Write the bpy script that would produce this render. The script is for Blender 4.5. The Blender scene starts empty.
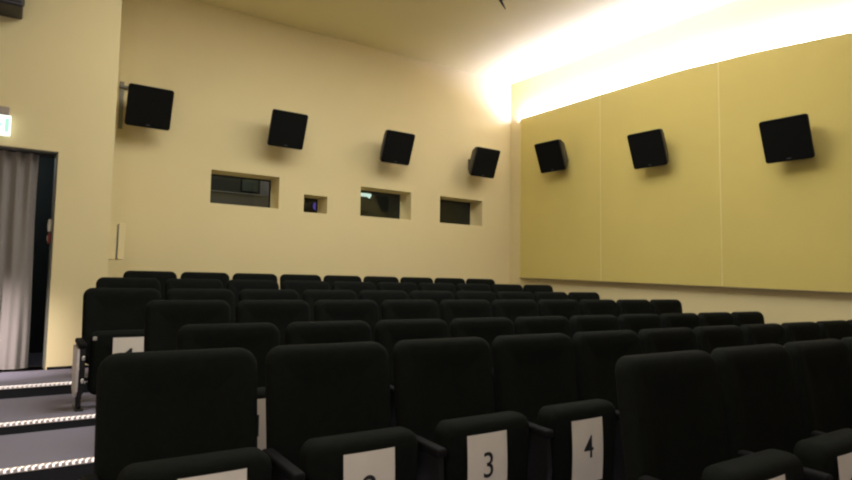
import bpy, bmesh, math, random
from mathutils import Vector, Matrix
random.seed(4)
PI = math.pi
EYE = 1.127                       # eye height over the lowest floor; everything is lifted by this at the end
S = bpy.context.scene
C = S.collection

# ------------------------------------------------------------------ materials
def mat(name, col, rough=.8, noise=0, scale=8, bump=0, bscale=60, metal=0, sheen=0, emit=0, spec=.5, col2=None):
    m = bpy.data.materials.new(name); m.use_nodes = True
    nt = m.node_tree; b = nt.nodes['Principled BSDF']
    b.inputs['Roughness'].default_value = rough
    b.inputs['Metallic'].default_value = metal
    b.inputs['Specular IOR Level'].default_value = spec
    if sheen:
        b.inputs['Sheen Weight'].default_value = sheen
        b.inputs['Sheen Roughness'].default_value = .5
    tc = nt.nodes.new('ShaderNodeTexCoord')
    if noise or col2:
        n = nt.nodes.new('ShaderNodeTexNoise'); n.inputs['Scale'].default_value = scale
        n.inputs['Detail'].default_value = 4
        nt.links.new(tc.outputs['Object'], n.inputs['Vector'])
        r = nt.nodes.new('ShaderNodeValToRGB')
        c2 = col2 or tuple(c * (1 - noise) for c in col)
        r.color_ramp.elements[0].position = .3; r.color_ramp.elements[0].color = (*c2, 1)
        r.color_ramp.elements[1].position = .7; r.color_ramp.elements[1].color = (*col, 1)
        nt.links.new(n.outputs['Fac'], r.inputs['Fac'])
        nt.links.new(r.outputs['Color'], b.inputs['Base Color'])
    else:
        b.inputs['Base Color'].default_value = (*col, 1)
    if bump:
        n2 = nt.nodes.new('ShaderNodeTexNoise'); n2.inputs['Scale'].default_value = bscale
        nt.links.new(tc.outputs['Object'], n2.inputs['Vector'])
        bp = nt.nodes.new('ShaderNodeBump'); bp.inputs['Strength'].default_value = bump
        bp.inputs['Distance'].default_value = .01
        nt.links.new(n2.outputs['Fac'], bp.inputs['Height'])
        nt.links.new(bp.outputs['Normal'], b.inputs['Normal'])
    if emit:
        b.inputs['Emission Color'].default_value = (*col, 1)
        b.inputs['Emission Strength'].default_value = emit
    return m
M = dict(
    wall=mat('cream wall paint', (.72, .62, .355), .9, noise=.03, scale=1.2, bump=.08, bscale=90),
    ceil=mat('ceiling paint', (.84, .76, .43), .9, noise=.03, scale=1.0),
    panel=mat('mustard fabric panel', (.62, .515, .165), .95, noise=.04, scale=1.5, bump=.15, bscale=300),
    joint=mat('pale joint strip', (.70, .61, .27), .9),
    shadow_trim=mat('panel edge trim', (.25, .20, .09), .7),  # dark tone stands in for the shadow line below the panels
    fabric=mat('black seat fabric', (.0075, .0092, .0080), .95, noise=.25, scale=40, bump=.3, bscale=500, sheen=.0, spec=.10),
    plastic=mat('black moulded plastic', (.006, .006, .007), .75, spec=.12),
    steel=mat('black powder coated steel', (.010, .010, .011), .45, spec=.4),
    grey=mat('pale grey laminate', (.66, .62, .63), .5),
    chrome=mat('bright steel', (.75, .72, .70), .3, metal=.7),
    carpet=mat('grey carpet', (.25, .235, .32), .95, noise=.12, scale=120, bump=.4, bscale=300),
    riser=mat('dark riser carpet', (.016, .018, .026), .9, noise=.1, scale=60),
    alu=mat('ribbed aluminium nosing', (.80, .73, .72), .4, metal=.3),
    led=mat('step light lens', (1, .90, .86), .4, emit=1.3),
    paper=mat('white paper', (.76, .71, .65), .8, noise=.04, scale=10),
    ink=mat('black ink', (.008, .008, .010), .7),
    speaker=mat('black speaker cabinet', (.0055, .0055, .006), .55, spec=.25),
    spside=mat('charcoal speaker cabinet side', (.022, .019, .018), .5, spec=.5),
    grille=mat('black speaker cloth', (.006, .0065, .0065), .95, noise=.3, scale=300, bump=.3, bscale=900, spec=.15),
    badge=mat('grey badge', (.05, .05, .055), .4),
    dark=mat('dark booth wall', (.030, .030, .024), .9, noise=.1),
    black=mat('black matte', (.006, .006, .007), .8),
    curtain=mat('grey velvet curtain', (.23, .21, .20), .9, noise=.08, scale=3, sheen=.25),
    frame=mat('grey door frame', (.15, .152, .13), .6),
    corridor=mat('dark corridor wall', (.045, .055, .056), .8, noise=.1),
    white=mat('off white plastic', (.60, .57, .50), .5),
    red=mat('red plastic', (.20, .03, .02), .5),
    acgrey=mat('grey unit casing', (.085, .085, .095), .5),
    signwhite=mat('lit sign face', (.85, .95, .92), .4, emit=1.0),
    signgreen=mat('green sign symbol', (.40, .80, .66), .4, emit=.75),
    lamp=mat('cool tube lamp', (.75, .95, .92), .4, emit=.9),
    lens=mat('violet coated lens with painted glint', (.14, .09, .55), .08, spec=1, emit=.45),  # emission painted in for the violet highlight on the coating
    desk=mat('grey desk top', (.17, .16, .16), .5),
    ledstrip=mat('cove light diffuser', (1.0, .86, .95), .4, emit=6),
)
def glass_mat():
    m = bpy.data.materials.new('booth glass'); m.use_nodes = True
    nt = m.node_tree; nt.nodes.clear()
    o = nt.nodes.new('ShaderNodeOutputMaterial'); mx = nt.nodes.new('ShaderNodeMixShader')
    t = nt.nodes.new('ShaderNodeBsdfTransparent'); g = nt.nodes.new('ShaderNodeBsdfGlossy')
    g.inputs['Roughness'].default_value = .02; mx.inputs[0].default_value = .03
    t.inputs['Color'].default_value = (.85, .88, .86, 1)
    nt.links.new(t.outputs[0], mx.inputs[1]); nt.links.new(g.outputs[0], mx.inputs[2]); nt.links.new(mx.outputs[0], o.inputs[0])
    return m
M['glass'] = glass_mat()

# ------------------------------------------------------------------ mesh helpers
def new():
    return bmesh.new()
def box(bm, x0, x1, y0, y1, z0, z1, bev=0, mi=0):
    r = bmesh.ops.create_cube(bm, size=1, matrix=Matrix.Translation(((x0+x1)/2, (y0+y1)/2, (z0+z1)/2)) @ Matrix.Diagonal((x1-x0, y1-y0, z1-z0, 1)))
    vs = r['verts']
    if bev:
        es = list({e for v in vs for e in v.link_edges})
        bmesh.ops.bevel(bm, geom=es, offset=bev, segments=3, affect='EDGES', profile=.5)
    elif mi:
        for f in {f for v in vs for f in v.link_faces}: f.material_index = mi
    return vs
def rrect(w, h, rc, inset, n=7):
    w2, h2 = w/2-inset, h/2-inset; r = max(rc-inset, .002)
    pts = []
    for cx, cz, a0 in ((w2-r, h2-r, 0), (-(w2-r), h2-r, PI/2), (-(w2-r), -(h2-r), PI), (w2-r, -(h2-r), 3*PI/2)):
        for i in range(n+1):
            a = a0 + PI/2*i/n
            pts.append((cx+r*math.cos(a), cz+r*math.sin(a)))
    return pts
def pad(bm, w, h, t, rc, rb, crown=.0, fn=None, crown_back=0, n=7):
    """cushion in the XZ plane, front at y=0 (towards -Y), back at y=t; fn maps (x,y,z)."""
    loops = []
    for ins, yy in ((min(w, h)*.33, -crown), (min(w, h)*.2, -crown*.75), (rb*2.2, -crown*.2)):
        loops.append((ins, yy))
    for i in range(5):
        a = PI/2*i/4
        loops.append((rb*(1-math.sin(a)), rb*(1-math.cos(a))))
    for i in range(5):
        a = PI/2*i/4
        loops.append((rb*(1-math.cos(a)), t-rb+rb*math.sin(a)))
    loops.append((min(w, h)*.3, t+crown_back))
    rings = []
    for ins, yy in loops:
        ring = []
        for x, z in rrect(w, h, rc, ins, n):
            p = (x, yy, z)
            if fn: p = fn(*p)
            ring.append(bm.verts.new(p))
        rings.append(ring)
    N = len(rings[0])
    for a, b in zip(rings, rings[1:]):
        for i in range(N):
            bm.faces.new((a[i], a[(i+1) % N], b[(i+1) % N], b[i]))
    bm.faces.new(rings[0]); bm.faces.new(rings[-1][::-1])
def tube(bm, pts, r, seg=8, r2=None):
    pts = [Vector(p) for p in pts]; rings = []
    for i, p in enumerate(pts):
        d = (pts[min(i+1, len(pts)-1)] - pts[max(i-1, 0)]).normalized()
        u = d.cross(Vector((0, 0, 1)) if abs(d.z) < .9 else Vector((1, 0, 0))).normalized(); v = d.cross(u)
        rr = r if r2 is None else r + (r2-r)*i/(len(pts)-1)
        rings.append([bm.verts.new(p + (u*math.cos(2*PI*k/seg)+v*math.sin(2*PI*k/seg))*rr) for k in range(seg)])
    for a, b in zip(rings, rings[1:]):
        for k in range(seg): bm.faces.new((a[k], a[(k+1) % seg], b[(k+1) % seg], b[k]))
    bm.faces.new(rings[0][::-1]); bm.faces.new(rings[-1])
def prism(bm, prof, axis, a0, a1):
    """extrude a closed polygon along an axis. axis 'x': prof in (y,z); 'y': (x,z); 'z': (x,y)"""
    def P(p, a):
        return {'x': (a, p[0], p[1]), 'y': (p[0], a, p[1]), 'z': (p[0], p[1], a)}[axis]
    A = [bm.verts.new(P(p, a0)) for p in prof]; B = [bm.verts.new(P(p, a1)) for p in prof]
    n = len(prof)
    for i in range(n): bm.faces.new((A[i], A[(i+1) % n], B[(i+1) % n], B[i]))
    bm.faces.new(A[::-1]); bm.faces.new(B)
def obj(name, bm, m, parent=None, smooth=False, loc=None, angle=None):
    bmesh.ops.recalc_face_normals(bm, faces=bm.faces)
    me = bpy.data.meshes.new(name); bm.to_mesh(me); bm.free()
    for mm in (m if isinstance(m, (list, tuple)) else [m]): me.materials.append(mm)
    if smooth:
        for p in me.polygons: p.use_smooth = True
        me.set_sharp_from_angle(angle=math.radians(angle or 50))
    o = bpy.data.objects.new(name, me); C.objects.link(o)
    if parent: o.parent = parent
    if loc: o.location = loc
    return o
def thing(name, label, cat, loc=(0, 0, 0), group=None, rot=(0, 0, 0)):
    o = bpy.data.objects.new(name, None); C.objects.link(o); o.empty_display_size = .1
    o.location = loc; o.rotation_euler = rot
    return tag(o, label, cat, group)
def tag(o, label, cat, group=None):
    o['label'] = label; o['category'] = cat
    if group: o['group'] = group
    return o
def struct(name, bm, m, parent=None, smooth=False, label=None):
    o = obj(name, bm, m, parent, smooth)
    if not parent: o['kind'] = 'structure'
    if label: o['label'] = label
    return o
def dup(root, loc, label=None, group=None):
    r = root.copy(); C.objects.link(r); r.location = loc
    if label: r['label'] = label
    if group: r['group'] = group
    for ch in list(root.children):
        c = ch.copy(); C.objects.link(c); c.parent = r
        for g in ch.children:
            d = g.copy(); C.objects.link(d); d.parent = c
    return r

# ------------------------------------------------------------------ room dimensions (eye at the origin, X along the rows, Y to the back)
XW, DW, ZC = 7.29, 8.0, 3.589
XL, YF = -3.2, -5.0
DOORY = 6.73; PX = .838
L7, L6, L5, L4, L3, L2 = -.767, -.848, -.935, -1.0, -1.10, -1.127
L1 = -1.109

# floor: one stepped slab
bm = new()
steps = [(6.81, DW+.0, L7), (5.80, 6.81, L6), (4.79, 5.80, L5), (3.90, 4.79, L4), (2.80, 3.90, L3), (1.80, 2.80, L2)]
prof = [(YF, -1.4), (YF, L2), (.40, L2)]
lv = [(.40, L1), (1.80, L1), (1.80, L2), (2.80, L2), (2.80, L3), (3.90, L3), (3.90, L4), (4.79, L4), (4.79, L5), (5.80, L5), (5.80, L6), (8.3, L6), (8.3, -1.4)]
prism(bm, prof+lv, 'x', XL, XW)
box(bm, PX, XW, 6.81, DW, L6-.02, L7)
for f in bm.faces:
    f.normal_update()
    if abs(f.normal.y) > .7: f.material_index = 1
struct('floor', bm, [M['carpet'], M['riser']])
bm = new(); box(bm, XL-.2, XW+.2, YF-.2, 10.6, ZC, ZC+.2); struct('ceiling', bm, M['ceil'])
bm = new(); box(bm, XW, XW+.2, YF-.2, DW+.35, -1.4, ZC); struct('wall_right', bm, M['wall'])
bm = new(); box(bm, XL-.2, XL, YF-.2, 10.6, -1.4, ZC); struct('wall_left', bm, M['wall'])
bm = new(); box(bm, XL, XW, YF-.2, YF, -1.4, ZC); struct('wall_front', bm, M['corridor'])

def holed_wall(bm, x0, x1, z0, z1, y0, y1, holes):
    """wall in the XZ plane, front y0, back y1, rectangular holes with reveals"""
    xs = sorted({x0, x1, *[h[0] for h in holes], *[h[1] for h in holes]})
    zs = sorted({z0, z1, *[h[2] for h in holes], *[h[3] for h in holes]})
    def hole(cx, cz): return any(h[0] < cx < h[1] and h[2] < cz < h[3] for h in holes)
    V = {}
    def v(i, j, s):
        if (i, j, s) not in V: V[i, j, s] = bm.verts.new((xs[i], (y0, y1)[s], zs[j]))
        return V[i, j, s]
    nx, nz = len(xs)-1, len(zs)-1
    solid = [[not hole((xs[i]+xs[i+1])/2, (zs[j]+zs[j+1])/2) for j in range(nz)] for i in range(nx)]
    for i in range(nx):
        for j in range(nz):
            if not solid[i][j]: continue
            for s in (0, 1): bm.faces.new([v(i, j, s), v(i+1, j, s), v(i+1, j+1, s), v(i, j+1, s)])
            for di, dj, e in ((-1, 0, ((i, j), (i, j+1))), (1, 0, ((i+1, j), (i+1, j+1))), (0, -1, ((i, j), (i+1, j))), (0, 1, ((i, j+1), (i+1, j+1)))):
                a, b = i+di, j+dj
                if a < 0 or b < 0 or a >= nx or b >= nz or not solid[a][b]:
                    bm.faces.new([v(*e[0], 0), v(*e[1], 0), v(*e[1], 1), v(*e[0], 1)])
WIN = [(2.128, 3.045, 1.000, 1.432), (3.410, 3.769, .983, 1.232), (4.307, 5.202, 1.000, 1.438), (5.762, 6.650, 1.000, 1.432)]
bm = new(); holed_wall(bm, PX, XW, -1.4, ZC, DW, DW+.36, WIN)
struct('wall_back', bm, M['wall'])
# wall with the curtained doorway, and its return to the back wall
DR = (-1.25, .366, L6, 1.20)
bm = new(); holed_wall(bm, XL, PX, -1.4, ZC, DOORY, DOORY+.30, [(DR[0], DR[1], L6, DR[3])])
struct('wall_door', bm, M['wall'])
bm = new(); box(bm, PX-.25, PX, DOORY+.30, DW+.36, -1.4, ZC); struct('wall_return', bm, M['wall'])
# corridor behind the door
bm = new()
box(bm, XL, PX-.25, 8.3, 8.4, -1.4, ZC); struct('wall_corridor', bm, M['corridor'])
bm = new(); box(bm, .50, PX-.25, DOORY+.30, 8.3, L6, ZC); struct('wall_corridor_side', bm, M['corridor'])
bm = new(); box(bm, XL, .50, DOORY+.3, 8.3, 1.6, 1.7); struct('ceiling_corridor', bm, M['corridor'])
# door frame lining
bm = new()
box(bm, DR[1]-.014, DR[1], DOORY+.015, DOORY+.30, L6, DR[3]); box(bm, DR[0], DR[1], DOORY+.015, DOORY+.3, DR[3]-.014, DR[3])
box(bm, DR[0], DR[0]+.014, DOORY+.015, DOORY+.3, L6, DR[3])
struct('door_1', bm, M['frame'])
bm = new(); box(bm, DR[1]+.01, PX, DOORY-.012, DOORY, L6, L6+.025); struct('baseboard_door', bm, M['plastic'])
bm = new(); box(bm, PX, PX+.012, DOORY+.1, DW, L7, L7+.05); struct('baseboard_return', bm, M['plastic'])
bm = new(); box(bm, PX, XW, DW-.012, DW, L7, L7+.06); struct('baseboard_back', bm, M['plastic'])
# projection booth behind the back wall
bm = new()
holed_wall(bm, PX, XW, -.4, 2.6, 10.3, 10.4, [])
struct('wall_booth', bm, M['dark'])
bm = new(); box(bm, PX, XW, DW+.36, 10.3, 2.5, 2.6); struct('ceiling_booth', bm, M['dark'])
bm = new(); box(bm, PX, XW, DW+.36, 10.3, -.2, -.1); struct('floor_booth', bm, M['dark'])
bm = new(); box(bm, PX-.25, PX, DW+.36, 10.3, -.2, 2.6); struct('wall_booth_left', bm, M['dark'])
bm = new(); box(bm, XW, XW+.2, DW+.36, 10.3, -.2, 2.6); struct('wall_booth_right', bm, M['dark'])
for i, (a, b, c, d) in enumerate(WIN):
    bm = new(); t = .018
    box(bm, a, a+t, DW+.33, DW+.355, c, d); box(bm, b-t, b, DW+.33, DW+.355, c, d)
    box(bm, a+t, b-t, DW+.33, DW+.355, c, c+t); box(bm, a+t, b-t, DW+.33, DW+.355, d-t, d)
    w = struct('window_%d' % (i+1), bm, M['black'])
    bm = new(); box(bm, a+t, b-t, DW+.338, DW+.344, c+t, d-t); g = obj('glass_pane', bm, M['glass'], w)

# ------------------------------------------------------------------ booth contents
t = thing('control_desk', 'grey control desk filling the lower part of the leftmost projection window', 'desk', (2.75, 9.1, -.1))
bm = new(); box(bm, -.80, .50, -.25, .25, 1.37, 1.39, .004); obj('desk_top', bm, M['desk'], t)
bm = new(); box(bm, -.78, .48, -.24, -.22, .6, 1.369); obj('front_panel', bm, M['desk'], t)
for q in (-.78, .45):
    bm = new(); box(bm, q, q+.03, -.219, .23, 0, 1.369); obj('side_panel', bm, M['dark'], t)
t = thing('monitor', 'dim monitor on the desk behind the leftmost projection window', 'monitor', (3.0, 9.1, 1.291))
bm = new(); box(bm, -.14, .14, -.015, .015, .05, .27, .004); obj('casing', bm, M['plastic'], t)
bm = new(); box(bm, -.12, .12, -.018, -.0151, .07, .25); obj('screen', bm, mat('dim screen', (.035, .046, .044), .3), t)
bm = new(); box(bm, -.02, .02, 0, .02, 0, .1); box(bm, -.07, .07, -.05, .06, 0, .01); obj('stand', bm, M['plastic'], t)
t = thing('equipment_cabinet', 'tall grey cabinet at the right side of the leftmost projection window', 'cabinet', (3.43, 9.25, -.1))
bm = new(); box(bm, -.15, .15, -.2, .2, 0, 2.0, .008); obj('body', bm, M['desk'], t)
bm = new(); box(bm, -.14, .14, -.215, -.201, .02, 1.98, .004); dd = obj('door', bm, M['desk'], t)
bm = new(); box(bm, -.12, -.105, -.235, -.2155, .9, 1.1, .003); obj('handle', bm, M['steel'], dd)
t = thing('projector', 'film projector with a violet lens behind the small square window', 'projector', (3.80, 8.82, -.1))
bm = new(); box(bm, -.22, .22, -.05, .75, 1.02, 1.42, .02); obj('body', bm, M['speaker'], t)
bm = new(); box(bm, -.14, .14, .05, .6, 0, 1.02); obj('pedestal', bm, M['black'], t)
bm = new(); bmesh.ops.create_cone(bm, cap_ends=True, segments=24, radius1=.085, radius2=.075, depth=.34, matrix=Matrix.Translation((.0, -.22, 1.235)) @ Matrix.Rotation(PI/2, 4, 'X'))
lb = obj('lens_barrel', bm, M['plastic'], t, True)
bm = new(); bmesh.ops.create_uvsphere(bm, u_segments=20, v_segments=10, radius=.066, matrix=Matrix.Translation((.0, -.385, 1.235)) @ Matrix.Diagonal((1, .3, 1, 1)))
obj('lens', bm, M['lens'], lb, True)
t = thing('tube_lamp', 'glowing white tube lamp seen in the upper left of the third projection window', 'lamp', (4.72, 8.62, 1.43))
bm = new(); box(bm, -.23, .10, -.03, .03, .02, .05, .004); obj('housing', bm, M['acgrey'], t)
bm = new(); tube(bm, [(-.12, 0, .05), (-.12, 0, 1.069)], .006); tube(bm, [(.05, 0, .05), (.05, 0, 1.069)], .006); obj('hanger', bm, M['steel'], t)
bm = new(); tube(bm, [(-.22, 0, -.012), (.10, 0, -.012)], .028, 14); tube(bm, [(.072, 0, -.02), (.078, 0, -.058)], .020, 10)
obj('tube', bm, M['lamp'], t, True)
t = thing('amplifier_rack', 'dark equipment rack low in the third projection window', 'rack', (4.86, 9.0, -.1))
bm = new(); box(bm, -.24, .26, -.2, .25, 0, 1.245, .01); obj('cabinet', bm, M['black'], t)
bm = new(); box(bm, -.20, .05, -.15, .10, 1.245, 1.30, .01); obj('top_unit', bm, M['plastic'], t)

# ------------------------------------------------------------------ acoustic panels on the right wall
XP = XW-.10
def ptop(y):      # height of the panel top by distance
    pts = [(-2, 2.30), (.3662*XP, .3769*XP), (.4981*XP, .3897*XP), (.6422*XP, .3985*XP), (1.12*XP, .3992*XP)]
    for (a, za), (b, zb) in zip(pts, pts[1:]):
        if a <= y <= b: return za+(zb-za)*(y-a)/(b-a)
def pbot(y): return .0195*XP - (1.0556*XP-y)*.0312
seams = [1.0635*XP, .8262*XP, .5708*XP, .3154*XP, .06*XP]
names = ['mustard fabric wall panel nearest the back corner, behind the first wall speaker',
         'mustard fabric wall panel between the two vertical joints, second from the back corner',
         'mustard fabric wall panel cut by the right edge of the photo, behind the nearest speaker',
         'mustard fabric wall panel furthest from the back corner, next to the camera']
for i in range(4):
    y1, y0 = seams[i], seams[i+1]+.0012
    ys = [y0+(y1-y0)*k/10 for k in range(11)]
    prof = [(y, pbot(y)) for y in ys] + [(y, ptop(y)) for y in reversed(ys)]
    r = thing('acoustic_panel', names[i], 'wall panel', (XW, y0, 0), 'fabric panels along the right wall')
    pl = [(y-y0, z) for y, z in prof]
    bm = new(); prism(bm, pl, 'x', -.100, -.085)
    obj('fabric_face', bm, M['panel'], r)
    # box frame behind the cloth: a shallow tray left open on top for the cove light
    pl2 = [(y-y0, pbot(y)) for y in ys] + [(y-y0, ptop(y)-.05) for y in reversed(ys)]
    bm = new(); prism(bm, pl2, 'x', -.085, -.001); obj('backing_frame', bm, M['wall'], r)
    bm = new(); prism(bm, [(y-y0, pbot(y)-.013) for y in ys]+[(y-y0, pbot(y)) for y in reversed(ys)], 'x', -.103, -.001)
    obj('shadow_rail', bm, M['shadow_trim'], r)  # dark strip drawn where the panel's shadow line falls
    bm = new(); w = y1-y0
    prism(bm, [(w-.016, pbot(y1)), (w-.002, pbot(y1)), (w-.002, ptop(y1)-.002), (w-.016, ptop(y1)-.002)], 'x', -.1025, -.1002)
    j = obj('joint_strip', bm, M['joint'], r); j['label'] = 'pale vertical joint strip'
# ------------------------------------------------------------------ cove light
t = thing('cove_light', 'long pinkish white cove light hidden behind the top of the mustard wall panels', 'light', (XW-.045, 0, 0))
bm = new()
LE = 7.74
ys = [seams[4]+(LE-seams[4])*k/30 for k in range(31)]
prism(bm, [(y, ptop(y)-.049) for y in ys]+[(y, ptop(y)-.035) for y in reversed(ys)], 'x', -.022, .022)
obj('light_channel', bm, M['chrome'], t)
bm = new(); prism(bm, [(y, ptop(y)-.035) for y in ys]+[(y, ptop(y)-.030) for y in reversed(ys)], 'x', -.015, .015)
obj('diffuser', bm, M['ledstrip'], t)
def point(name, loc, energy, col, r=.05):
    l = bpy.data.lights.new(name, 'POINT'); l.energy = energy; l.color = col; l.shadow_soft_size = r
    o = bpy.data.objects.new(name, l); C.objects.link(o); o.location = loc; return o
def area(name, loc, sx, sy, energy, col, rot=(0, 0, 0), spread=None):
    l = bpy.data.lights.new(name, 'AREA'); l.shape = 'RECTANGLE'; l.size = sx; l.size_y = sy
    l.energy = energy; l.color = col
    if spread: l.spread = spread
    o = bpy.data.objects.new(name, l); C.objects.link(o); o.location = loc; o.rotation_euler = rot
    return o
COVE = (.78, .82, 1.48)
CE = 28
TILT = -22
brk = [LE, .6422*XP, .4981*XP, .3662*XP, seams[4]]
for a, b in zip(brk, brk[1:]):
    za, zb = ptop(a)-.022, ptop(b)-.022
    area('cove_lamp', (XW-.045, (a+b)/2, (za+zb)/2), .04, math.hypot(a-b, za-zb), CE*(a-b), COVE,
         rot=(PI+math.atan2(za-zb, a-b), math.radians(TILT), 0))
WARM = (1.0, .97, .88)
# ambient fill: unseen disc lamps added under the ceiling above the rows
HE = 76
HL = [(2.3, 4.7), (4.2, 4.4), (2.6, 2.2)]
for k, (x, y) in enumerate(HL):
    l = bpy.data.lights.new('ceiling_fill', 'AREA'); l.shape = 'DISK'; l.size = 2.6; l.energy = HE; l.color = WARM
    o = bpy.data.objects.new('ceiling_fill', l); C.objects.link(o); o.location = (x, y, ZC-.03)

l = bpy.data.lights.new('curtain_fill_spot', 'SPOT'); l.energy = 340; l.color = (1, .87, .84); l.spot_size = math.radians(50); l.spot_blend = 1; l.shadow_soft_size = .08  # added spot without a fixture, brightens the foot of the curtain
o = bpy.data.objects.new('curtain_fill_spot', l); C.objects.link(o); o.location = (-1.3, 5.5, .1)
o.rotation_euler = (Vector((-.12, 6.85, -.75))-Vector((-1.3, 5.5, .1))).to_track_quat('-Z', 'Y').to_euler()
l = bpy.data.lights.new('seat_fill_lamp', 'POINT'); l.energy = 135; l.color = (1, .91, .84); l.shadow_soft_size = .3  # unseen point lamp added to fill the papers and seat fronts
o = bpy.data.objects.new('seat_fill_lamp', l); C.objects.link(o); o.location = (-1.1, -.5, 1.0)
point('booth_fill', (4.5, 8.9, 2.3), 36, (1, .97, .85), .08)  # added fill that lifts the dark booth interior
point('booth_fill', (2.4, 8.7, 2.3), 34, (1, .97, .92), .08)  # second added fill, for the leftmost booth window
point('corridor_fill', (-.3, 7.7, 1.3), 5, (.9, 1, 1), .08)  # added fill so the corridor does not go black
LC = 0.0
for a, b in ((1, 6.5), (-4.8, 1)):  # added ambient fill along the unseen left wall, switched off
    area('left_fill_lamp', (XL+.08, (a+b)/2, 2.75), .04, b-a, LC*(b-a), WARM, rot=(PI, 0, 0))
# ------------------------------------------------------------------ speakers
def make_speaker(name, label, group):
    """front face centre at the local origin, facing -Y; cabinet behind it"""
    t = thing(name, label, 'speaker', group=group)
    w, h = .49, .477
    bm = new()
    loops = [(0, .012, 0), (0, .03, 0), (.02, .09, 0), (.075, .20, 0), (.095, .245, 0)]
    rings = []
    for ins, y, _ in loops:
        rings.append([bm.verts.new((x, y, z)) for x, z in rrect(w, h, .03, ins, 5)])
    N = len(rings[0])
    for a, b in zip(rings, rings[1:]):
        for i in range(N): bm.faces.new((a[i], a[(i+1) % N], b[(i+1) % N], b[i]))
    bm.faces.new(rings[0]); bm.faces.new(rings[-1][::-1])
    obj('cabinet', bm, M['spside'], t, True, angle=35)
    bm = new()
    pad(bm, w-.004, h-.004, .014, .03, .005)
    obj('grille', bm, M['grille'], t, True, angle=35)
    bm = new(); box(bm, -.022, .022, -.003, .001, -.215, -.200, .001); obj('badge', bm, M['badge'], t)
    return t
PITCH = math.radians(21.5)
sp0 = make_speaker('wall_speaker', '', 'surround speakers on the back wall')
def bracket(parent, length, tilt):
    """arm and wall plate; the wall lies at 'length' straight behind the cabinet centre"""
    bm = new()
    inv = Matrix.Rotation(-tilt, 3, 'X')
    def T(p): return inv @ Vector(p)
    tube(bm, [T((0, .16, 0)), T((0, length-.01, .03))], .018, 10)
    tube(bm, [T((-.05, .17, 0)), T((.05, .17, 0))], .014, 8)
    obj('bracket_arm', bm, M['steel'], parent, True)
    bm = new()
    vs = box(bm, -.06, .06, length-.018, length-.002, -.06, .12, .003)
    for v in bm.verts: v.co = T(v.co)
    obj('wall_plate', bm, M['steel'], parent)
bracket(sp0, .398, PITCH)
def place_speaker(loc, rz, label, group, first=None):
    o = first or dup(sp0, (0, 0, 0), label, group)
    o['label'] = label; o['group'] = group
    o.rotation_mode = 'XYZ'
    o.matrix_world = Matrix.Translation(loc) @ Matrix.Rotation(rz, 4, 'Z') @ Matrix.Rotation(PITCH, 4, 'X')
    return o
bl = ['black wall speaker on the back wall beside the pillar, leftmost of all',
      'black wall speaker on the back wall between the first and second projection windows',
      'black wall speaker on the back wall above the third projection window',
      'black wall speaker on the back wall above the rightmost projection window']
sl = [(1.296, 1.999), (2.991, 2.001), (4.705, 2.001), (6.389, 1.990)]
for i, (x, z) in enumerate(sl):
    place_speaker((x, DW-.40, z), 0, bl[i], 'surround speakers on the back wall', sp0 if i == 0 else None)
rl = ['black speaker on the mustard panels closest to the back corner',
      'black speaker in the middle of the mustard panelled right wall',
      'black speaker on the mustard panels nearest the right edge of the photo']
for i, (y, z) in enumerate([(6.675, 2.007), (4.924, 1.815), (3.183, 1.622)]):
    o = place_speaker((XW-.40, y, z), -PI/2+math.radians(4), rl[i], 'surround speakers on the right wall')
# the arm of the first one also carries a grey cable down the pillar side
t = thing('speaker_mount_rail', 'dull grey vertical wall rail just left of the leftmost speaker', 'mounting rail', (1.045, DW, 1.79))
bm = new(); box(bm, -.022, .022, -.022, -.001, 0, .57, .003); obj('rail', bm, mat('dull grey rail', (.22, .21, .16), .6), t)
bm = new(); box(bm, -.03, .10, -.05, -.0225, .49, .52, .004); obj('clamp', bm, M['frame'], t)

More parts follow.
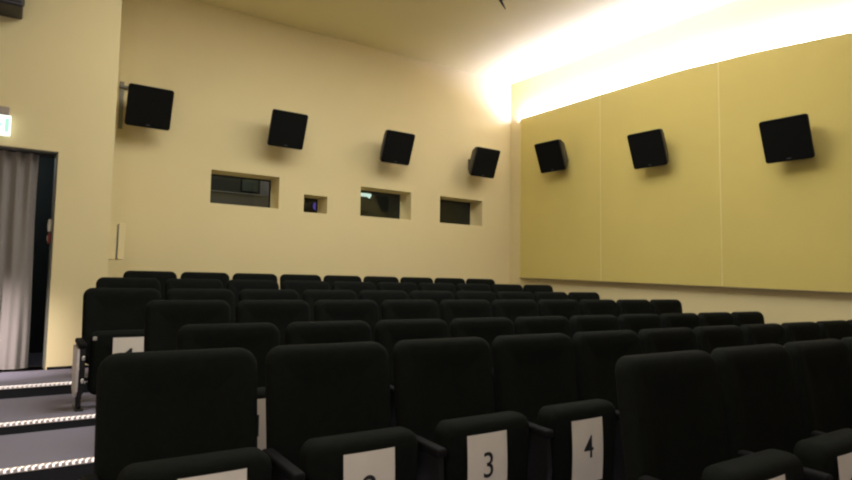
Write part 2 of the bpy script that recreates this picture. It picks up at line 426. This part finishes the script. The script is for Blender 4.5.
# ------------------------------------------------------------------ seats
def bend(x, y, z):
    """backrest reclines: bottom comes forward, slight wing curve"""
    return (x, y - (-z+.24)*.13*1.0 + .02*(abs(x)/.28)**3 - .0, z)
HB = .867
def make_seat(kind):
    t = thing('cinema_seat', 'black upholstered cinema seat', 'seat')
    # backrest cushion: local origin of cushion centre z = HB-.29
    bm = new(); bh = .58
    def fb(x, y, z):
        rec = (z - bh/2)*.13
        wing = -.018*(abs(x)/.28)**2.5
        tp = 1 + .012*(z/bh)
        return (x*tp, y + rec + wing + .018*.2, z + HB - bh/2)
    pad(bm, .556, bh, .085, .068, .034, crown=-.012, fn=fb)
    b = obj('backrest', bm, M['fabric'], t, True, angle=60)
    bm = new()
    def fs(x, y, z): 
        rec = (z - .25)*.13
        return (x, y + rec + .078, z + HB - .33)
    pad(bm, .43, .52, .025, .05, .012, fn=fs)
    obj('back_shell', bm, M['plastic'], b, True, angle=60)
    # tip-up seat, folded
    bm = new(); sh = .46
    def ff(x, y, z):
        return (x - .010, y - .352 + (sh/2 - z)*.05 + .02*max(0, (z-.17)/.06)**2*.5, z + .557 - sh/2)
    pad(bm, .474, sh, .115, .055, .035, crown=.006, fn=ff)
    s = obj('seat', bm, M['fabric'], t, True, angle=60)
    bm = new(); tube(bm, [(-.272, -.19, .20), (.272, -.19, .20)], .014, 10); obj('pivot_bar', bm, M['steel'], t, True)
    sides = [-.3] + ([.3] if kind == 'end' else [])
    for sx in sides:
        bm = new()
        vs = box(bm, sx-.025, sx+.025, -.392, -.075, .450, .488, .012)
        for v in bm.verts: v.co.z += (v.co.y+.24)*.05
        obj('armrest', bm, M['plastic'], t, True)
        bm = new()
        prof = [(-.375, .452), (-.095, .462), (-.10, .30), (-.14, .13), (-.20, .10), (-.30, .10), (-.365, .15), (-.388, .30)]
        prism(bm, prof, 'x', sx-.019, sx+.019)
        bmesh.ops.bevel(bm, geom=list(bm.edges), offset=.005, segments=2, affect='EDGES')
        sp = obj('armrest_support', bm, M['steel'], t)
        bm = new()
        box(bm, sx-.016, sx+.016, -.27, -.19, .008, .12, .004)
        box(bm, sx-.026, sx+.026, -.36, -.11, .0, .012, .004)
        tube(bm, [(sx, -.365, .16), (sx, -.368, .10), (sx, -.35, .04), (sx, -.30, .015)], .008, 8)
        obj('foot', bm, M['steel'], t)
        if kind == 'aisle' and sx < 0:
            bm = new()
            p2 = [(-.392, .440), (-.09, .448), (-.095, .30), (-.13, .13), (-.20, .09), (-.31, .09), (-.375, .14), (-.402, .30)]
            prism(bm, p2, 'x', sx-.036, sx-.0195)
            bmesh.ops.bevel(bm, geom=list(bm.edges), offset=.004, segments=2, affect='EDGES')
            e = obj('end_panel', bm, M['grey'], t); e['label'] = 'pale grey end panel'
            for zz in (.375, .215):
                bm = new(); bmesh.ops.create_uvsphere(bm, u_segments=12, v_segments=8, radius=.011, matrix=Matrix.Translation((sx+.006, -.388 if zz>.3 else -.380, zz)) @ Matrix.Diagonal((1, .6, 1.6, 1)))
                bb = obj('bolt', bm, M['chrome'], sp, True); bb['label'] = 'bright steel bolt'
    if kind == 'aisle':
        bm = new(); box(bm, -.238, -.212, -.3585, -.350, .495, .520, .003); obj('row_tag', bm, M['chrome'], s)
    return t
aisle = make_seat('aisle'); mid = make_seat('mid'); end = make_seat('end')
used = {}
ordn = ['first', 'second', 'third', 'fourth', 'fifth', 'sixth', 'seventh', 'eighth', 'ninth', 'tenth', 'eleventh']
rows = [  # name, phrase, x0, n, y, floor
    (7, 'the back row against the projection wall', 1.060, 9, 7.41, L7),
    (6, 'the second row from the back wall', .685, 10, 6.38, L6),
    (5, 'the third row from the back wall', .490, 10, 5.36, L5),
    (4, 'the fourth row from the back wall', .753, 10, 4.35, L4),
    (3, 'the fifth row from the back wall', .742, 10, 3.38, L3),
    (2, 'the row of seats numbered one to four', .262, 11, 2.378, L2),
    (1, 'the nearest row, at bottom right', 1.760, 4, 1.364, L1)]
ext = {(5, 0): 'with a pale end panel and paper sign, ', (2, 0): 'in front of all others on the left, '}
seatpos = {}
for k, phrase, x0, n, y, z in rows:
    for i in range(n):
        kind = 'aisle' if i == 0 else ('end' if (i == n-1 and k > 1) else 'mid')
        if k in (4, 3, 6, 7) and i == 0: kind = 'aisle'
        src = dict(aisle=aisle, mid=mid, end=end)[kind]
        if k == 5 and i == 0: lab = 'black cinema seat with a pale end panel and paper sign, beside the lit steps'
        elif k == 1: lab = 'large black cinema seat, %s from the left in the nearest row at bottom right' % ordn[i]
        elif k == 2: lab = 'black cinema seat, %s from the left in the long foreground row' % ordn[i]
        elif i == n-1: lab = 'black cinema seat at the right wall end of %s' % phrase
        else: lab = 'black cinema seat, %s from the left in %s' % (ordn[i], phrase)
        loc = (x0+.3+.6*i, y, z)
        grp = 'black cinema seats in rows'
        if src.name in used:
            o = dup(src, loc, lab, grp)
        else:
            o = src; used[src.name] = 1; o.location = loc; o['label'] = lab; o['group'] = grp
        seatpos[k, i] = loc

# ------------------------------------------------------------------ paper number signs taped to the folded seats
def text_mesh(ch, height):
    if ch == '1':      # plain sans numeral with a flag
        P = [(.30, 1), (.44, 1), (.44, 0), (.30, 0), (.30, .76), (.06, .64), (.06, .78), (.22, .89)]
        return [((x-.25)*height, (z-.5)*height) for x, z in P], [(0, 1, 2, 3, 4), (0, 4, 5, 6, 7)]
    cu = bpy.data.curves.new('t', 'FONT'); cu.body = ch; cu.size = 1; cu.align_x = 'CENTER'; cu.offset = .003
    o = bpy.data.objects.new('t', cu); C.objects.link(o)
    bpy.context.view_layer.update()
    me = bpy.data.meshes.new_from_object(o.evaluated_get(bpy.context.evaluated_depsgraph_get()))
    bpy.data.objects.remove(o)
    zs = [v.co.y for v in me.vertices]; xs = [v.co.x for v in me.vertices]
    s = height/(max(zs)-min(zs)); cx = (max(xs)+min(xs))/2; cz = (max(zs)+min(zs))/2
    pts = [((v.co.x-cx)*s*.95, (v.co.y-cz)*s) for v in me.vertices]
    faces = [tuple(p.vertices) for p in me.polygons]
    bpy.data.meshes.remove(me)
    return pts, faces
def sign(loc, ch, label, dx=0, ndx=0, top=.517, w=.216, h=.297, tilt=0, bow=.003, gz=0, gh=.105):
    def fn(x, z):      # x across, z down from the top edge; curves over the seat edge at the top
        ca, sa = math.cos(tilt), math.sin(tilt)
        X = x*ca + z*sa; Z = -z*ca + x*sa
        return (X, bow*(x/(w/2))**2 - .011 - .006*math.sin(min(z/h, 1)*PI), Z)
    t = thing('number_sign', label, 'paper sign', (loc[0]+dx, loc[1]-.352, loc[2]+top), 'paper seat numbers')
    bm = new(); nx, nz = 12, 24; th = .0007
    for s in (0, 1):
        G = []
        for j in range(nz+1):
            row = []
            for i in range(nx+1):
                p = fn(-w/2+w*i/nx, h*(j/nz)**1.3)
                row.append(bm.verts.new((p[0], p[1]+th*s, p[2])))
            G.append(row)
        for j in range(nz):
            for i in range(nx): bm.faces.new((G[j][i], G[j][i+1], G[j+1][i+1], G[j+1][i]))
    obj('sheet', bm, M['paper'], t, True)
    if not ch: return t
    pts, faces = text_mesh(ch, gh)
    bm = new(); vs = []
    for x, z in pts:
        p = fn(x+ndx, h/2-.02+gz-z); vs.append(bm.verts.new((p[0], p[1]-.0012, p[2])))
    for f in faces:
        try: bm.faces.new([vs[i] for i in f])
        except ValueError: pass
    obj('numeral', bm, M['ink'], t)
    return t
sign(seatpos[2, 0], '1', 'white paper number 1 just rising above the bottom edge, on the leftmost foreground seat', dx=.02, tilt=-.0)
sign(seatpos[2, 1], '2', 'white paper with the number 2 half cut by the bottom edge', dx=-.012, top=.509, gz=.008)
sign(seatpos[2, 2], '3', 'white paper with the number 3 and a curled top corner', dx=-.045, top=.505)
sign(seatpos[2, 3], '4', 'white paper with the number 4, rightmost of the foreground numbers', dx=-.02, top=.495, bow=.004)
sign(seatpos[3, 0], '1', 'white paper strip showing between the two leftmost foreground seats', dx=.02)
sign(seatpos[5, 0], '1', 'white paper sign on the aisle seat beside the lit steps', dx=.0, top=.510, gz=.012, gh=.12)
sign(seatpos[1, 0], '', 'white paper corner under the first seat of the nearest row', dx=-.06)
sign(seatpos[1, 1], '1', 'dim white paper with a numeral at the bottom right corner of the photo', dx=-.06, ndx=-.02)

# ------------------------------------------------------------------ lit step nosings
sn = ['bright ribbed step nosing with small lights, highest of the three by the curtain',
      'bright ribbed step nosing with small lights, middle of the three on the aisle',
      'bright ribbed step nosing with small lights, lowest of the three on the aisle']
for k, (y, z, x1) in enumerate([(5.80, L6, .60), (4.79, L5, .62), (3.90, L4, .66)]):
    t = thing('step_nosing', sn[k], 'step light', (0, y, z), 'lit step nosings on the aisle')
    bm = new()
    prism(bm, [(-.005, -.014), (-.005, .005), (.046, .005), (.046, .0005), (-.0005, .0005), (-.0005, -.014)], 'x', -1.6, x1)
    obj('metal_profile', bm, M['alu'], t)
    bm = new(); x = -1.59
    while x < x1-.03:      # slanted glowing ribs
        prism(bm, [(x, -.003), (x+.010, -.003), (x+.026, .026), (x+.016, .026)], 'z', .005, .007)
        prism(bm, [(x, -.008), (x+.010, -.008), (x+.010, .007), (x, .007)], 'y', -.0075, -.005)
        x += .031
    o = obj('light_ribs', bm, M['led'], t)

# ------------------------------------------------------------------ curtain
t = thing('door_curtain', 'grey pleated velvet curtain drawn across the doorway left of the steps', 'curtain', (0, DOORY+.13, L6))
bm = new(); x0, x1 = -1.22, .222; n = 300; H = DR[3]-.022-L6
def cy(x, zz):
    u = (x1-x)
    k = .105 + .0*zz
    top = .020*math.sin(u*2*PI/.095 + .8*math.sin(x*9))
    low = .062*abs(math.sin(u*PI/.235)) + .008*math.sin(u*2*PI/.08)
    q = min(1, max(0, zz*1.25-.15))**1.1
    return top*q - low*(1-q)
G = []
for j in range(17):
    zz = j/16; row = []
    for i in range(n+1):
        x = x0+(x1-x0)*i/n
        row.append((x + .008*math.sin(zz*5+x*4), cy(x, zz), .012+zz*(H-.012)))
    G.append(row)
for s in (0, .004):
    V = [[bm.verts.new((p[0], p[1]+s, p[2])) for p in row] for row in G]
    for j in range(16):
        for i in range(n): bm.faces.new((V[j][i], V[j][i+1], V[j+1][i+1], V[j+1][i]))
obj('cloth', bm, M['curtain'], t, True, angle=80)
bm = new(); tube(bm, [(x0, 0, H+.004), (DR[1]-.03, 0, H+.004)], .009, 8); obj('rail', bm, M['steel'], t, True)

# small boxes on the door reveal
t = thing('wall_switch', 'small off white switch box on the dark side of the doorway', 'switch', (DR[1]-.014, DOORY+.10, .44))
bm = new(); box(bm, -.030, -.001, -.045, .045, .0, .12, .006); obj('housing', bm, M['white'], t)
bm = new(); box(bm, -.035, -.029, -.018, .018, .03, .085, .003); obj('rocker', bm, M['white'], t)
t = thing('alarm_box', 'small dark red call point just below the white switch in the doorway', 'alarm', (DR[1]-.014, DOORY+.10, .33))
bm = new(); box(bm, -.030, -.001, -.042, .042, .0, .095, .006); obj('housing', bm, M['red'], t)
bm = new(); box(bm, -.034, -.029, -.022, .022, .025, .07, .002); obj('push_plate', bm, M['white'], t)

# exit sign
t = thing('exit_sign', 'glowing white and green exit sign above the curtained doorway', 'sign', (-.22, DOORY, 1.283))
bm = new(); box(bm, -.20, .20, -.075, -.025, .0, .185, .006); obj('light_box', bm, M['signwhite'], t)
bm = new(); box(bm, -.205, .185, -.085, -.001, .186, .262, .012); obj('housing', bm, mat('grey pink plastic', (.36, .30, .26), .6), t)
bm = new()
prism(bm, [(.155, .03), (.185, .03), (.185, .155), (.155, .155)], 'y', -.077, -.0745)
prism(bm, [(.055, .08), (.10, .08), (.10, .055), (.140, .0925), (.10, .13), (.10, .105), (.055, .105)], 'y', -.077, -.0745)
prism(bm, [(-.18, .03), (.02, .03), (.02, .155), (-.18, .155)], 'y', -.077, -.0745)
obj('symbol', bm, M['signgreen'], t)

# unit above the door
t = thing('ventilation_unit', 'dark grey ventilation unit high on the wall above the doorway', 'ventilation unit', (-.425, DOORY, 2.39))
bm = new(); box(bm, -.62, .45, -.38, -.001, .125, .36, .02); obj('casing', bm, M['acgrey'], t)
bm = new(); box(bm, -.61, .44, -.36, -.01, .0, .124, .02); obj('lower_vent', bm, mat('dark vent plastic', (.012, .011, .016), .5), t)
bm = new()
for q in range(3): box(bm, -.58, .42, -.368, -.355, .018+q*.028, .026+q*.028)
obj('louvre', bm, M['acgrey'], t)

# electrical box on the pillar side
t = thing('junction_box', 'cream wall box on the pillar side left of the back row', 'box', (PX, 7.2, .212))
bm = new(); box(bm, 0, .125, 0, .25, 0, .385); obj('body', bm, M['wall'], t)
bm = new(); box(bm, .126, .143, .01, .24, .02, .36); obj('gap_strip', bm, M['frame'], t)
bm = new(); box(bm, .144, .205, 0, .25, 0, .385, .006); obj('cover', bm, M['wall'], t)

# small fitting on the ceiling
t = thing('ceiling_fitting', 'small dark pointed fitting hanging from the ceiling at the top edge', 'fitting', (4.93, 5.58, ZC))
bm = new(); bmesh.ops.create_cone(bm, cap_ends=True, segments=20, radius1=.05, radius2=.045, depth=.02, matrix=Matrix.Translation((0, 0, -.0105))); obj('mount', bm, M['acgrey'], t, True)
bm = new(); tube(bm, [(-.02, .02, -.02), (0, .015, -.06), (.03, .01, -.10), (.055, .0, -.145)], .024, 10, r2=.004); obj('arm', bm, M['steel'], t, True)

# ------------------------------------------------------------------ camera
yaw, pitch, roll = math.radians(34.499), math.radians(4.1363), math.radians(.9095)
fwd = Vector((math.sin(yaw)*math.cos(pitch), math.cos(yaw)*math.cos(pitch), math.sin(pitch)))
right = Vector((math.cos(yaw), -math.sin(yaw), 0)); up = right.cross(fwd)
r = right*math.cos(roll)+up*math.sin(roll); u = -right*math.sin(roll)+up*math.cos(roll)
cam = bpy.data.cameras.new('camera'); co = bpy.data.objects.new('camera', cam); C.objects.link(co)
co.matrix_world = Matrix(((r.x, u.x, -fwd.x, 0), (r.y, u.y, -fwd.y, 0), (r.z, u.z, -fwd.z, 0), (0, 0, 0, 1)))
cam.sensor_width = 36; cam.lens = 612.08/852*36; cam.clip_start = .05
S.camera = co

# lift everything so that the lowest floor is at zero
bpy.context.view_layer.update()
for o in list(S.objects):
    if o.parent is None: o.location.z += EYE

w = bpy.data.worlds.new('w'); S.world = w; w.use_nodes = True
w.node_tree.nodes['Background'].inputs[0].default_value = (.02, .02, .02, 1)
S.view_settings.view_transform = 'Standard'; S.view_settings.look = 'None'
S.view_settings.exposure = 0; S.view_settings.gamma = 1; S.view_settings.use_curve_mapping = False
S.cycles.max_bounces = 10; S.cycles.diffuse_bounces = 6
S.cycles.use_denoising = True
S.cycles.filter_width = 2.2
